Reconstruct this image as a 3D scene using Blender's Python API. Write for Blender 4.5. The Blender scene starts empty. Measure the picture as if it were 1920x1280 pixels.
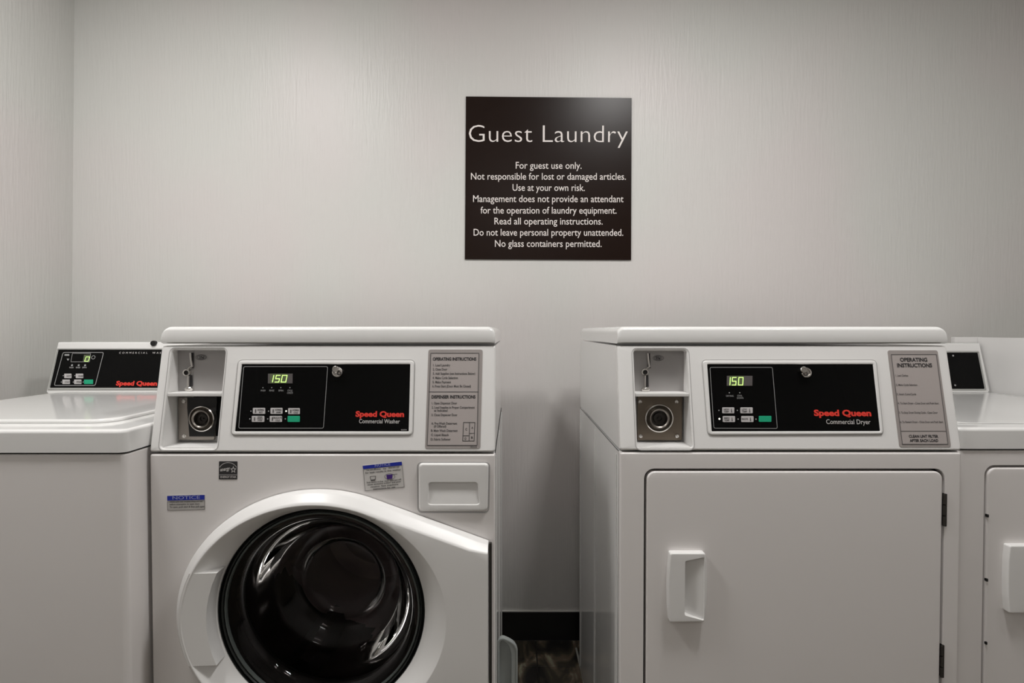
import bpy, bmesh, math
from mathutils import Vector, Matrix

# ------------------------------------------------------------------ camera, world, lights, exposure
C = bpy.context.scene.collection
CAM_Z, FPX, PITCH = 1.09, 1020.0, math.radians(1.12)
cd = bpy.data.cameras.new('camera'); cam = bpy.data.objects.new('camera', cd); C.objects.link(cam)
cam.location = (0, 0, CAM_Z); cam.rotation_euler = (math.radians(90) - PITCH, 0, 0)
cd.sensor_width = 36; cd.lens = 36 * FPX / 1920; cd.clip_start = 0.02
bpy.context.scene.camera = cam
w = bpy.data.worlds.new('world'); bpy.context.scene.world = w; w.use_nodes = True
w.node_tree.nodes['Background'].inputs[0].default_value = (.9, .92, 1, 1)
w.node_tree.nodes['Background'].inputs[1].default_value = 0.05
vs = bpy.context.scene.view_settings
bpy.context.scene.display_settings.display_device = 'sRGB'
vs.view_transform = 'Standard'; vs.look = 'None'; vs.gamma = 1; vs.use_curve_mapping = False
vs.exposure = 0.0
ROOM = dict(x0=-1.54, x1=2.05, y0=-1.7, y1=1.9, h=2.46)
# (x, y, size x, size y, watts) of the ceiling fixtures; the last is an unseen fill lamp, added
LAMPS = [(-1.00, 0.76, .26, .26, 16.8), (0.56, 0.74, .26, .26, 15.0), (1.25, 0.60, .16, .16, 3.2), (0.0, -1.4, .40, .40, 3.8)]
for i, (x, y, sx, sy, wt) in enumerate(LAMPS):
    l = bpy.data.lights.new('ceiling_lamp', 'AREA'); l.shape = 'RECTANGLE'; l.size = sx; l.size_y = sy
    l.energy = wt; l.color = (1.0, .985, .965); l.spread = math.radians(176)
    o = bpy.data.objects.new('ceiling_lamp', l); o.location = (x, y, ROOM['h'] - .03); C.objects.link(o)

# ------------------------------------------------------------------ materials
MATS = {}
def mat(name, col, rough=.5, metal=0, coat=0, emit=None, es=0, trans=0, ior=1.45, spec=.5, bump=None):
    if name in MATS: return MATS[name]
    m = bpy.data.materials.new(name); m.use_nodes = True; nt = m.node_tree
    b = nt.nodes['Principled BSDF']
    b.inputs['Base Color'].default_value = (*col, 1); b.inputs['Roughness'].default_value = rough
    b.inputs['Metallic'].default_value = metal; b.inputs['Coat Weight'].default_value = coat
    b.inputs['Coat Roughness'].default_value = .08; b.inputs['IOR'].default_value = ior
    b.inputs['Specular IOR Level'].default_value = spec
    b.inputs['Transmission Weight'].default_value = trans
    if emit: b.inputs['Emission Color'].default_value = (*emit, 1); b.inputs['Emission Strength'].default_value = es
    if bump:  # (scale vec, strength, distance, detail)
        sc, st, di, de = bump
        tc = nt.nodes.new('ShaderNodeTexCoord'); mp = nt.nodes.new('ShaderNodeMapping'); n = nt.nodes.new('ShaderNodeTexNoise')
        bp = nt.nodes.new('ShaderNodeBump')
        mp.inputs['Scale'].default_value = sc; n.inputs['Scale'].default_value = 1; n.inputs['Detail'].default_value = de
        bp.inputs['Strength'].default_value = st; bp.inputs['Distance'].default_value = di
        L = nt.links; L.new(tc.outputs['Object'], mp.inputs[0]); L.new(mp.outputs[0], n.inputs['Vector'])
        L.new(n.outputs[0], bp.inputs['Height']); L.new(bp.outputs[0], b.inputs['Normal'])
    MATS[name] = m; return m
def srgb(h):
    r = [int(h[i:i+2], 16) / 255 for i in (0, 2, 4)]
    return tuple(c / 12.92 if c < .04 else ((c + .055) / 1.055) ** 2.4 for c in r)
ENAMEL = mat('white_enamel', (.78, .775, .762), .13, coat=.2)
ENAMEL_F = mat('white_enamel_front', (.78, .750, .735), .33, coat=.1)
PLASTIC = mat('white_plastic', (.78, .770, .757), .33)
GLOSSBLACK = mat('gloss_black', (.003, .003, .003), .15, spec=.12)
RUBBER = mat('black_rubber', (.012, .014, .013), .4)
DARKGAP = mat('dark_gap', (.012, .012, .012), .7)
GREYLINE = mat('grey_print', (.28, .28, .28), .5)
LABELGREY = mat('label_grey', srgb('aaa29f'), .4)
LABELEDGE = mat('label_edge', srgb('9b9491'), .35)
INK = mat('dark_ink', (.03, .028, .03), .5)
INK2 = mat('soft_ink', (.09, .085, .085), .5)
WHITEINK = mat('white_ink', (.55, .53, .52), .5)
SIGNINK = mat('sign_white_ink', (.82, .76, .73), .45)
RED = mat('red_print', (.75, .045, .03), .45)
GREEN = mat('green_button', (.01, .36, .19), .4)
BUTTON = mat('grey_button', (.50, .48, .48), .4)
CHROME = mat('chrome', (.75, .73, .70), .16, metal=1)
STEEL = mat('brushed_steel', (.36, .33, .30), .34, metal=1, bump=((300, 20, 20), .15, .0005, 3))
BRONZE = mat('dull_bronze_steel', (.20, .165, .13), .42, metal=.8)
COINPLATE = mat('satin_coin_plate', (.40, .385, .38), .38, metal=.3)
LCD = mat('display_window', (.07, .08, .05), .3, emit=(.25, .30, .12), es=.12)
LCDGREY = mat('display_window_grey', (.10, .09, .09), .3)
DIGIT = mat('lit_digit', (.4, .6, .2), .4, emit=(.62, .95, .25), es=1.0)
LED = mat('lit_indicator', (.8, .8, .75), .4, emit=(.9, .9, .8), es=.7)
BLUE = mat('notice_blue', (.015, .03, .36), .4)
STICKER = mat('sticker_white', (.62, .60, .58), .4)
STICKERCLEAR = mat('sticker_grey_white', (.52, .50, .48), .4)
PURPLE = mat('purple_print', (.06, .02, .20), .45)
GLASS = mat('smoked_door_glass', (.46, .42, .42), .03, trans=1, ior=1.27)
DRUM = mat('drum_steel_darkened', (.10, .095, .09), .4, metal=.9)  # steel colour darkened to put the drum interior in shade
DRUMBACK = mat('drum_back_lightened', (.80, .72, .70), .5, metal=.2)  # same steel lightened in colour, standing in for light on the back
TUB = mat('dark_tub', (.008, .008, .008), .6)
BROWN = mat('sign_brown', srgb('1a0c06'), .30, spec=.26)
BIN = mat('translucent_grey_plastic', (.42, .45, .44), .3, trans=.3, ior=1.4)
HINGE = mat('hinge_metal', (.05, .045, .04), .4, metal=.6)
CORD = mat('pale_cord', (.55, .56, .52), .4)
BASEB = mat('black_vinyl_base', (.008, .007, .007), .35)
BLACKP = mat('black_plastic', (.01, .01, .01), .35)
JOINTGREY = mat('joint_grey', (.40, .39, .385), .7)  # plain grey for the thin lines along panel joints
WHITEPANEL = mat('white_laminate', (.80, .79, .78), .35)

def wall_mat(name, col, axis):
    m = bpy.data.materials.new(name); m.use_nodes = True; nt = m.node_tree; L = nt.links
    b = nt.nodes['Principled BSDF']; b.inputs['Roughness'].default_value = .42; b.inputs['Specular IOR Level'].default_value = .45
    tc = nt.nodes.new('ShaderNodeTexCoord')
    def noise(scale, detail, dist=0):
        mp = nt.nodes.new('ShaderNodeMapping'); mp.inputs['Scale'].default_value = scale
        n = nt.nodes.new('ShaderNodeTexNoise'); n.inputs['Scale'].default_value = 1; n.inputs['Detail'].default_value = detail
        n.inputs['Distortion'].default_value = dist
        L.new(tc.outputs['Object'], mp.inputs[0]); L.new(mp.outputs[0], n.inputs['Vector']); return n
    hs = (75, 75, 4.5)
    n1 = noise(hs, 3, .6); n2 = noise((150, 150, 14), 2)
    ad = nt.nodes.new('ShaderNodeMath'); ad.operation = 'ADD'; L.new(n1.outputs[0], ad.inputs[0]); L.new(n2.outputs[0], ad.inputs[1])
    bp = nt.nodes.new('ShaderNodeBump'); bp.inputs['Strength'].default_value = .38; bp.inputs['Distance'].default_value = .0022
    L.new(ad.outputs[0], bp.inputs['Height']); L.new(bp.outputs[0], b.inputs['Normal'])
    n3 = noise((1.3, 1.3, 1.1), 2); cr = nt.nodes.new('ShaderNodeValToRGB')
    cr.color_ramp.elements[0].position = .42; cr.color_ramp.elements[1].position = .58
    cr.color_ramp.elements[0].color = (col[0] * 1.02, col[1] * .975, col[2] * .985, 1)
    cr.color_ramp.elements[1].color = (col[0] * .995, col[1] * .998, col[2] * .99, 1)
    L.new(n3.outputs[0], cr.inputs[0]); L.new(cr.outputs[0], b.inputs['Base Color'])
    return m
WALL = wall_mat('textured_vinyl_wall', (.66, .655, .635), 0)
CEIL = mat('ceiling_paint', (.75, .75, .73), .8)

def slate_mat():
    m = bpy.data.materials.new('dark_slate'); m.use_nodes = True; nt = m.node_tree; L = nt.links
    b = nt.nodes['Principled BSDF']; b.inputs['Roughness'].default_value = .35
    g = nt.nodes.new('ShaderNodeNewGeometry'); mp = nt.nodes.new('ShaderNodeMapping'); mp.inputs['Scale'].default_value = (14, 7, 7)
    mp.inputs['Rotation'].default_value = (0, 0, .5)
    n = nt.nodes.new('ShaderNodeTexNoise'); n.inputs['Scale'].default_value = 1; n.inputs['Detail'].default_value = 6
    n.inputs['Distortion'].default_value = 1.2
    cr = nt.nodes.new('ShaderNodeValToRGB'); e = cr.color_ramp.elements
    e[0].position = .38; e[0].color = (.016, .013, .012, 1); e[1].position = .66; e[1].color = (.46, .45, .32, 1)
    a = e.new(.50); a.color = (.075, .065, .045, 1); a = e.new(.58); a.color = (.20, .15, .11, 1)
    L.new(g.outputs['Position'], mp.inputs[0]); L.new(mp.outputs[0], n.inputs['Vector']); L.new(n.outputs[0], cr.inputs[0])
    L.new(cr.outputs[0], b.inputs['Base Color'])
    bp = nt.nodes.new('ShaderNodeBump'); bp.inputs['Strength'].default_value = .3; bp.inputs['Distance'].default_value = .003
    L.new(n.outputs[0], bp.inputs['Height']); L.new(bp.outputs[0], b.inputs['Normal'])
    return m
SLATE = slate_mat(); GROUT = mat('dark_grout', (.05, .048, .042), .8)

# ------------------------------------------------------------------ helpers
def ray(px, py):
    u = (px - 960) / FPX; v = (640 - py) / FPX; c, s = math.cos(PITCH), math.sin(PITCH)
    return Vector((u, c + v * s, -s + v * c))
CAMP = Vector((0, 0, CAM_Z))
def at(px, py, Y):
    d = ray(px, py); return CAMP + d * (Y / d.y)
class Frame:
    """a plane in the room: origin, s (right), t (up), n (towards the room)"""
    def __init__(self, o, t=(0, 0, 1), s=(1, 0, 0)):
        self.o = Vector(o); self.s = Vector(s).normalized(); self.t = Vector(t).normalized(); self.n = self.s.cross(self.t)
    def w(self, s, t, n=0): return self.o + self.s * s + self.t * t + self.n * n
    def px(self, x, y, n=0):
        d = ray(x, y); o = self.o + self.n * n
        k = (o - CAMP).dot(self.n) / d.dot(self.n); p = CAMP + d * k - self.o
        return (p.dot(self.s), p.dot(self.t))
    def pts(self, lst, n=0): return [self.px(x, y, n) for x, y in lst]

def root_of(o):
    while o.parent: o = o.parent
    return o
def obj(name, bm, m, parent=None, label=None, sharp=32, smooth=True, recalc=True, wn=True):
    if recalc: bmesh.ops.recalc_face_normals(bm, faces=bm.faces[:])
    if parent:
        L = root_of(parent).location
        for v in bm.verts: v.co -= L
    me = bpy.data.meshes.new(name); bm.to_mesh(me); bm.free()
    me.materials.append(m)
    if smooth and len(me.polygons):
        me.polygons.foreach_set('use_smooth', [True] * len(me.polygons)); me.set_sharp_from_angle(angle=math.radians(sharp))
    o = bpy.data.objects.new(name, me); C.objects.link(o)
    if smooth and wn:
        md = o.modifiers.new('normals', 'WEIGHTED_NORMAL'); md.keep_sharp = True
    if parent: o.parent = parent
    if label: o['label'] = label
    return o
def thing(name, label, cat, loc, group=None):
    o = bpy.data.objects.new(name, None); C.objects.link(o); o.location = loc; o.empty_display_size = .05
    o['label'] = label; o['category'] = cat
    if group: o['group'] = group
    return o
def struct(name, bm, m, parent=None, **k):
    o = obj(name, bm, m, parent, **k)
    if not parent: o['kind'] = 'structure'
    return o

def offset(loop, d):
    """CCW loop moved outward by d"""
    n = len(loop); out = []
    for i in range(n):
        p0, p1, p2 = Vector(loop[i - 1]), Vector(loop[i]), Vector(loop[(i + 1) % n])
        a = (p1 - p0); b = (p2 - p1)
        if a.length < 1e-9: a = b
        if b.length < 1e-9: b = a
        a.normalize(); b.normalize()
        na, nb = Vector((a.y, -a.x)), Vector((b.y, -b.x)); m = na + nb
        if m.length < 1e-6: m = na
        m.normalize(); c = max(.35, m.dot(na)); out.append(tuple(p1 + m * (d / c)))
    return out
def rr(x0, x1, y0, y1, r, k=5):
    """rounded rectangle, CCW"""
    pts = []
    for cx, cy, a0 in ((x1 - r, y1 - r, 0), (x0 + r, y1 - r, 90), (x0 + r, y0 + r, 180), (x1 - r, y0 + r, 270)):
        for i in range(k + 1):
            a = math.radians(a0 + 90 * i / k); pts.append((cx + r * math.cos(a), cy + r * math.sin(a)))
    return pts
def rpoly(corners, r, k=4):
    """polygon (CCW) with rounded corners"""
    out = []; n = len(corners)
    for i in range(n):
        p = Vector(corners[i]); a = (Vector(corners[i - 1]) - p); b = (Vector(corners[(i + 1) % n]) - p)
        ra = min(r, a.length * .45, b.length * .45); a.normalize(); b.normalize()
        for j in range(k + 1):
            u = j / k; out.append(tuple(p + a * ra * (1 - u) ** 2 + b * ra * u ** 2))
    return out
def ell(cx, cy, a, b, n=64): return [(cx + a * math.cos(2 * math.pi * i / n), cy + b * math.sin(2 * math.pi * i / n)) for i in range(n)]
def bridge(bm, r0, r1):
    n = len(r0)
    for i in range(n):
        try: bm.faces.new((r0[i], r0[(i + 1) % n], r1[(i + 1) % n], r1[i]))
        except ValueError: pass
def fill(bm, rings):
    es = []
    for r in rings:
        for i in range(len(r)):
            e = bm.edges.get((r[i], r[(i + 1) % len(r)])) or bm.edges.new((r[i], r[(i + 1) % len(r)])); es.append(e)
    bmesh.ops.triangle_fill(bm, use_beauty=True, use_dissolve=False, edges=es)
def plate(F, outer, holes=(), n0=0.0, th=.01, bev=.002, seg=3, hbev=None, bm=None, floor_n=None):
    """slab with front face at n0, rounded front edges, through holes"""
    bm = bm or bmesh.new(); hb = bev if hbev is None else hbev; fr, bk = [], []
    for k, lp in enumerate([outer] + list(holes)):
        sgn = -1 if k == 0 else 1; b = bev if k == 0 else hb; prev = None
        steps = [(b * (1 - math.sin(a)), b * (1 - math.cos(a))) for a in [math.pi / 2 * i / seg for i in range(seg + 1)]] if b > 0 else [(0, 0)]
        steps.append((0, th))
        for i, (ins, dep) in enumerate(steps):
            fl = floor_n is not None and k > 0 and i == len(steps) - 1
            ring = [bm.verts.new(F.w(x, y, floor_n(x, y) if fl else n0 - dep)) for x, y in (offset(lp, sgn * ins) if ins > 1e-7 else lp)]
            if prev: bridge(bm, prev, ring)
            else: fr.append(ring)
            prev = ring
        bk.append(prev)
    fill(bm, fr)
    if floor_n is None: fill(bm, bk)
    else:                       # blind pockets with a sloping floor
        fill(bm, bk[:1])
        for r in bk[1:]: fill(bm, [r])
    return bm
def box(bm, x0, x1, y0, y1, z0, z1, bev=0, seg=2):
    r = bmesh.ops.create_cube(bm, size=1, matrix=Matrix.Translation(((x0 + x1) / 2, (y0 + y1) / 2, (z0 + z1) / 2)) @ Matrix.Diagonal((abs(x1 - x0), abs(y1 - y0), abs(z1 - z0), 1)))
    if bev:
        es = list({e for v in r['verts'] for e in v.link_edges})
        bmesh.ops.bevel(bm, geom=es, offset=bev, segments=seg, profile=.5, affect='EDGES')
    return bm
def nb(*a, **k): return box(bmesh.new(), *a, **k)
def lathe(F, c, prof, n=48, sx=1, sy=1, close=False, bm=None):
    bm = bm or bmesh.new(); rings = []
    for r, d in prof:
        if r < 1e-6: rings.append([bm.verts.new(F.w(c[0], c[1], d))])
        else: rings.append([bm.verts.new(F.w(c[0] + r * sx * math.cos(2 * math.pi * i / n), c[1] + r * sy * math.sin(2 * math.pi * i / n), d)) for i in range(n)])
    if close: rings.append(rings[0])
    for a, b in zip(rings, rings[1:]):
        if len(a) == 1 and len(b) == 1: continue
        if len(a) == 1:
            for i in range(n): bm.faces.new((a[0], b[i], b[(i + 1) % n]))
        elif len(b) == 1:
            for i in range(n): bm.faces.new((b[0], a[(i + 1) % n], a[i]))
        else: bridge(bm, a, b)
    return bm
def prism(bm, prof, x0, x1):
    """profile of (y, z) points swept along x"""
    a = [bm.verts.new((x0, y, z)) for y, z in prof]; b = [bm.verts.new((x1, y, z)) for y, z in prof]
    bridge(bm, a, b); bm.faces.new(a); bm.faces.new(b[::-1]); return bm
def tube(bm, pts, r, n=10):
    pts = [Vector(p) for p in pts]; prev = None; rings = []
    for i, p in enumerate(pts):
        d = (pts[min(i + 1, len(pts) - 1)] - pts[max(i - 1, 0)]).normalized()
        u = d.cross(Vector((0, 1, 0.01)) if abs(d.y) < .9 else Vector((1, 0, 0))).normalized(); v = d.cross(u)
        rings.append([bm.verts.new(p + (u * math.cos(2 * math.pi * k / n) + v * math.sin(2 * math.pi * k / n)) * r) for k in range(n)])
    for a, b in zip(rings, rings[1:]): bridge(bm, a, b)
    bm.faces.new(rings[0]); bm.faces.new(rings[-1][::-1]); return bm
def flat(F, loops, n=0.0006, bm=None):
    """thin print: each loop a filled polygon just proud of the surface"""
    bm = bm or bmesh.new()
    for lp in loops: bm.faces.new([bm.verts.new(F.w(x, y, n)) for x, y in lp])
    return bm
def lineframe(F, loop, wd, n=.0006, bm=None):
    bm = bm or bmesh.new()
    a = [bm.verts.new(F.w(x, y, n)) for x, y in loop]; b = [bm.verts.new(F.w(x, y, n)) for x, y in offset(loop, -wd)]
    bridge(bm, a, b); return bm
def seg_line(F, a, b, wd, n, bm):
    a, b = Vector(a), Vector(b); d = (b - a).normalized(); q = Vector((-d.y, d.x)) * wd / 2
    bm.faces.new([bm.verts.new(F.w(*p, n)) for p in (a - q, b - q, b + q, a + q)])

_cap = {}
def text_bm(s, off=0.0, spacing=1.0, shear=0.0):
    cu = bpy.data.curves.new('lettering', 'FONT'); cu.body = s; cu.size = 1; cu.offset = off; cu.space_character = spacing
    cu.shear = shear; cu.resolution_u = 3; cu.fill_mode = 'FRONT'
    o = bpy.data.objects.new('lettering', cu); C.objects.link(o)
    dg = bpy.context.evaluated_depsgraph_get(); me = bpy.data.meshes.new_from_object(o.evaluated_get(dg))
    bm = bmesh.new(); bm.from_mesh(me); bpy.data.objects.remove(o); bpy.data.curves.remove(cu); bpy.data.meshes.remove(me)
    return bm
CAPH = None
def text(F, s, p0, p1, cap, n=.0008, off=0.0, spacing=1.0, shear=0.0, into=None):
    """lettering whose baseline runs from pixel p0 to p1 of the photograph, capitals `cap` pixels high, laid on plane F"""
    global CAPH
    if CAPH is None:
        h = text_bm('H'); CAPH = max(v.co.y for v in h.verts); h.free()
    b = text_bm(s, off, spacing, shear)
    x0 = min(v.co.x for v in b.verts); x1 = max(v.co.x for v in b.verts)
    a = Vector(F.px(*p0, n)); e = Vector(F.px(*p1, n)); up = Vector(F.px(p0[0], p0[1] - cap, n)) - a
    ax = e - a; ay = Vector((-ax.y, ax.x)).normalized() * up.length
    bm = into or bmesh.new(); mp = {}
    for v in b.verts:
        q = a + ax * ((v.co.x - x0) / (x1 - x0)) + ay * (v.co.y / CAPH)
        mp[v] = bm.verts.new(F.w(q.x, q.y, n))
    for f in b.faces:
        try: bm.faces.new([mp[v] for v in f.verts])
        except ValueError: pass
    b.free(); return bm
def printed(name, bm, m, parent, label=None):
    return obj(name, bm, m, parent, label, smooth=False, recalc=False)
def digits(F, boxes, y0, y1, wd, n, bm=None):
    """seven segment digits; boxes: (glyph, x0, x1) in pixels of the photograph"""
    bm = bm or bmesh.new(); SEG = {'0': 'abcdef', '1': 'bc', '5': 'afgcd'}
    for g, xa, xb in boxes:
        bl = Vector(F.px(xa, y1, n)); br = Vector(F.px(xb, y1, n)); tl = Vector(F.px(xa, y0, n))
        h = (tl - bl).length; sl = Vector((h * .14, h)); W = br - bl - Vector((h * .14, 0))
        P = lambda u, v: bl + W * u + sl * v
        q = {'a': (P(0, 1), P(1, 1)), 'b': (P(1, 1), P(1, .5)), 'c': (P(1, .5), P(1, 0)), 'd': (P(0, 0), P(1, 0)), 'e': (P(0, 0), P(0, .5)),
             'f': (P(0, .5), P(0, 1)), 'g': (P(0, .5), P(1, .5))}
        for s_ in SEG[g]:
            a, b = q[s_]; d = (b - a).normalized() * wd * .35; seg_line(F, a - d, b + d, wd, n, bm)
    return bm

# ------------------------------------------------------------------ the room
R = ROOM; t = .1
struct('wall_back', nb(R['x0'] - .1, R['x1'] + .1, R['y1'], R['y1'] + t, -.02, R['h'] + .1), WALL, smooth=False)
bm = bmesh.new()   # the left wall leans in a little towards the top
lean = .035
vv = [bm.verts.new(p) for p in ((R['x0'], R['y0'], 0), (R['x0'], R['y1'], 0), (R['x0'], R['y1'], .95), (R['x0'], R['y0'], .95), (R['x0'] + lean, R['y1'], R['h']), (R['x0'] + lean, R['y0'], R['h']),
                                (R['x0'] - t, R['y0'], 0), (R['x0'] - t, R['y1'], 0), (R['x0'] - t, R['y1'], .95), (R['x0'] - t, R['y0'], .95), (R['x0'] - t, R['y1'], R['h']), (R['x0'] - t, R['y0'], R['h']))]
for f in ((0, 1, 2, 3), (3, 2, 4, 5), (6, 9, 8, 7), (9, 11, 10, 8), (0, 3, 9, 6), (3, 5, 11, 9), (1, 7, 8, 2), (2, 8, 10, 4), (4, 10, 11, 5), (0, 6, 7, 1)): bm.faces.new([vv[i] for i in f])
struct('wall_left', bm, WALL, smooth=False)
struct('wall_right', nb(R['x1'], R['x1'] + t, R['y0'], R['y1'], 0, R['h']), WALL, smooth=False)
struct('wall_front', nb(R['x0'] - .1, R['x1'] + .1, R['y0'] - t, R['y0'], 0, R['h']), WALL, smooth=False)
struct('ceiling', nb(R['x0'] - .1, R['x1'] + .1, R['y0'] - .1, R['y1'] + .1, R['h'], R['h'] + t), CEIL, smooth=False)
floor = struct('floor', nb(R['x0'] - .1, R['x1'] + .1, R['y0'] - .1, R['y1'] + .1, -.05, -.004), GROUT, smooth=False)
# slate floor tiles, one mesh shared by all
TS, G = .305, .004
bm = bmesh.new(); box(bm, -TS / 2 + G / 2, TS / 2 - G / 2, -TS / 2 + G / 2, TS / 2 - G / 2, -.012, 0, .0015, 1)
tme = bpy.data.meshes.new('floor_tile'); bm.to_mesh(tme); bm.free(); tme.materials.append(SLATE)
gx, gy = .083, 1.748
i0 = math.ceil((R['x0'] - gx) / TS - .5); i1 = math.floor((R['x1'] - gx) / TS - .5) + 1
for i in range(i0, i1):
    for j in range(-11, 1):
        cx, cy = gx + (i + .5) * TS, gy + (j + .5) * TS
        if cy - TS / 2 > 1.89 or cy < R['y0'] + .1 or cx < R['x0'] + .1 or cx > R['x1'] - .1: continue
        o = bpy.data.objects.new('floor_tile', tme); C.objects.link(o); o.parent = floor; o.location = (cx, cy, 0)
        if cy + TS / 2 > R['y1'] - .004:
            k = (R['y1'] - .004 - (cy - TS / 2)) / TS; o.scale = (1, k, 1); o.location = (cx, cy - TS / 2 + TS * k / 2, 0)
# cove base
def cove(a, b): return [(R['y1'], 0), (R['y1'] - .004, 0), (R['y1'] - .004, .012), (R['y1'] - .003, a), (R['y1'], b)]
struct('baseboard_back', prism(bmesh.new(), cove(.098, .102), R['x0'], R['x1']), BASEB, smooth=False)
struct('trim_1', nb(R['x0'], R['x1'], R['y1'] - .006, R['y1'], .1023, .1060), mat('caulk', (.85, .83, .80), .4), smooth=False)
struct('baseboard_left', nb(R['x0'], R['x0'] + .004, R['y0'], R['y1'] - .012, 0, .10), BASEB, smooth=False)
struct('baseboard_right', nb(R['x1'] - .004, R['x1'], R['y0'], R['y1'] - .012, 0, .10), BASEB, smooth=False)
struct('baseboard_front', nb(R['x0'] + .004, R['x1'] - .004, R['y0'], R['y0'] + .004, 0, .10), BASEB, smooth=False)
for (x, y, sx, sy, wt), wh in zip(LAMPS, ('square white ceiling light above the left washers', 'square white ceiling light above the gap in front of the dryers', 'square white ceiling light above the right-hand dryer', 'large square ceiling fill light added at the rear of the room')):
    cl = thing('ceiling_light', wh, 'ceiling light', (x, y, R['h']), 'ceiling lights')
    FF = Frame((x, y, R['h'] - .002), (0, 1, 0), (-1, 0, 0))
    obj('light_frame', plate(FF, rr(-sx / 2 - .03, sx / 2 + .03, -sy / 2 - .03, sy / 2 + .03, .01), [rr(-sx / 2, sx / 2, -sy / 2, sy / 2, .005)], .02, .02, .003), PLASTIC, cl)
    obj('diffuser', nb(x - sx / 2, x + sx / 2, y - sy / 2, y + sy / 2, R['h'] - .014, R['h'] - .006), mat('lit_diffuser', (.9, .9, .9), .5, emit=(1, .965, .93), es=4), cl, smooth=False)

# ------------------------------------------------------------------ the wall sign
FW = Frame((0, R['y1'], 0))
sp = [at(x, y, R['y1'] - .005) for x, y in ((871.5, 486), (1183.5, 487.5), (1184.5, 183.5), (873.5, 180.5))]
FS = Frame((0, R['y1'] - .005, 0))
sign = thing('wall_sign', 'square dark brown guest laundry sign with white lettering on the wall', 'sign', (sum(p.x for p in sp) / 4, R['y1'], sp[0].z))
obj('sign_plate', plate(FS, [(p.x, p.z) for p in sp], (), 0, .0045, .0008, 2), BROWN, sign)
printed('lettering', text(FS, 'Guest Laundry', (879, 266), (1177, 267), 32, off=-.012, spacing=1.02), SIGNINK, sign, 'large white heading Guest Laundry')
for s_, x0, x1, yb in (('For guest use only.', 967, 1090.5, 316), ('Not responsible for lost or damaged articles.', 883, 1173.5, 336.5), ('Use at your own risk.', 961, 1096.5, 357.5),
                       ('Management does not provide an attendant', 887, 1169, 378.5), ('for the operation of laundry equipment.', 901, 1156, 400),
                       ('Read all operating instructions.', 927, 1130, 420.5), ('Do not leave personal property unattended.', 888, 1168.5, 441.5), ('No glass containers permitted.', 928, 1128, 462.5)):
    printed('lettering', text(FS, s_, (x0, yb), (x1, yb + .4), 12.5, off=.004), SIGNINK, sign)

# ------------------------------------------------------------------ tall machines in the middle
TOPZ, SEAM = 1.0985, .8485
def tall_machine(root, x0, x1, d0, back):
    """cabinet, sloping console and top lid shared by the front-load washer and its dryer; returns console frame"""
    k = d0 - 1.07
    zs = SEAM + .003; zt = at(960, 648, 1.112 + k).z; ys = d0; yt = d0 + .042
    Fc = Frame((0, ys, zs), (0, yt - ys, zt - zs)); hl = math.hypot(yt - ys, zt - zs)
    # lid: rounded box overhanging slightly
    bm = bmesh.new(); zl = at(960, 644, yt).z; ztop = at(960, 612, yt).z
    prof = [(yt + .004, zl), (yt - .003, zl + .003), (yt - .004, zl + .012), (yt - .0025, ztop - .008), (yt + .000, ztop - .0035), (yt + .0055, ztop - .0008), (yt + .014, ztop), (back - .01, ztop), (back, ztop - .006), (back, zl)]
    ns = 7
    rad = .015
    cols = []
    for i in range(ns):       # left rounded end
        a = math.pi / 2 * i / (ns - 1); cols.append((x0 - .001 + rad * (1 - math.sin(a)) if 0 else x0 - .001 + rad * (1 - math.cos(math.pi / 2 - a)), a))
    def col(x, shr):          # section whose upper edge drops by shr
        return [bm.verts.new((x, y, zl + (z - zl) * (1 - shr / (ztop - zl)) if z > zl else z)) for y, z in prof]
    secs = []
    for i in range(ns):
        a = math.pi / 2 * i / (ns - 1); secs.append(col(x0 + .001 + rad * (1 - math.cos(a)), rad * (1 - math.sin(a))))
    for i in range(ns):
        a = math.pi / 2 * (ns - 1 - i) / (ns - 1); secs.append(col(x1 - .001 - rad * (1 - math.cos(a)), rad * (1 - math.sin(a))))
    for a, b in zip(secs, secs[1:]): bridge(bm, a, b)
    bm.faces.new(secs[0]); bm.faces.new(secs[-1][::-1])
    obj('top_lid', bm, ENAMEL, root, sharp=50)
    # console shell: side cheeks, rear and roof
    bm = bmesh.new(); th = .003; nb_ = .012
    cp = [(ys + .012, zs - .001), (yt + .011, zt), (back - .003, zt), (back - .003, zs - .001)]
    prism(bm, cp, x0 + .001, x0 + .001 + th); prism(bm, cp, x1 - .001 - th, x1 - .001)
    box(bm, x0 + .004, x1 - .004, yt + .012, back - .003, zt - .003, zt); box(bm, x0 + .004, x1 - .004, back - .006, back - .003, zs, zt - .003)
    box(bm, x0 + .004, x1 - .004, ys + .014, back - .006, zs, zs + .003)
    obj('console_shell', bm, ENAMEL, root, smooth=False)
    return Fc, hl
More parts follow.
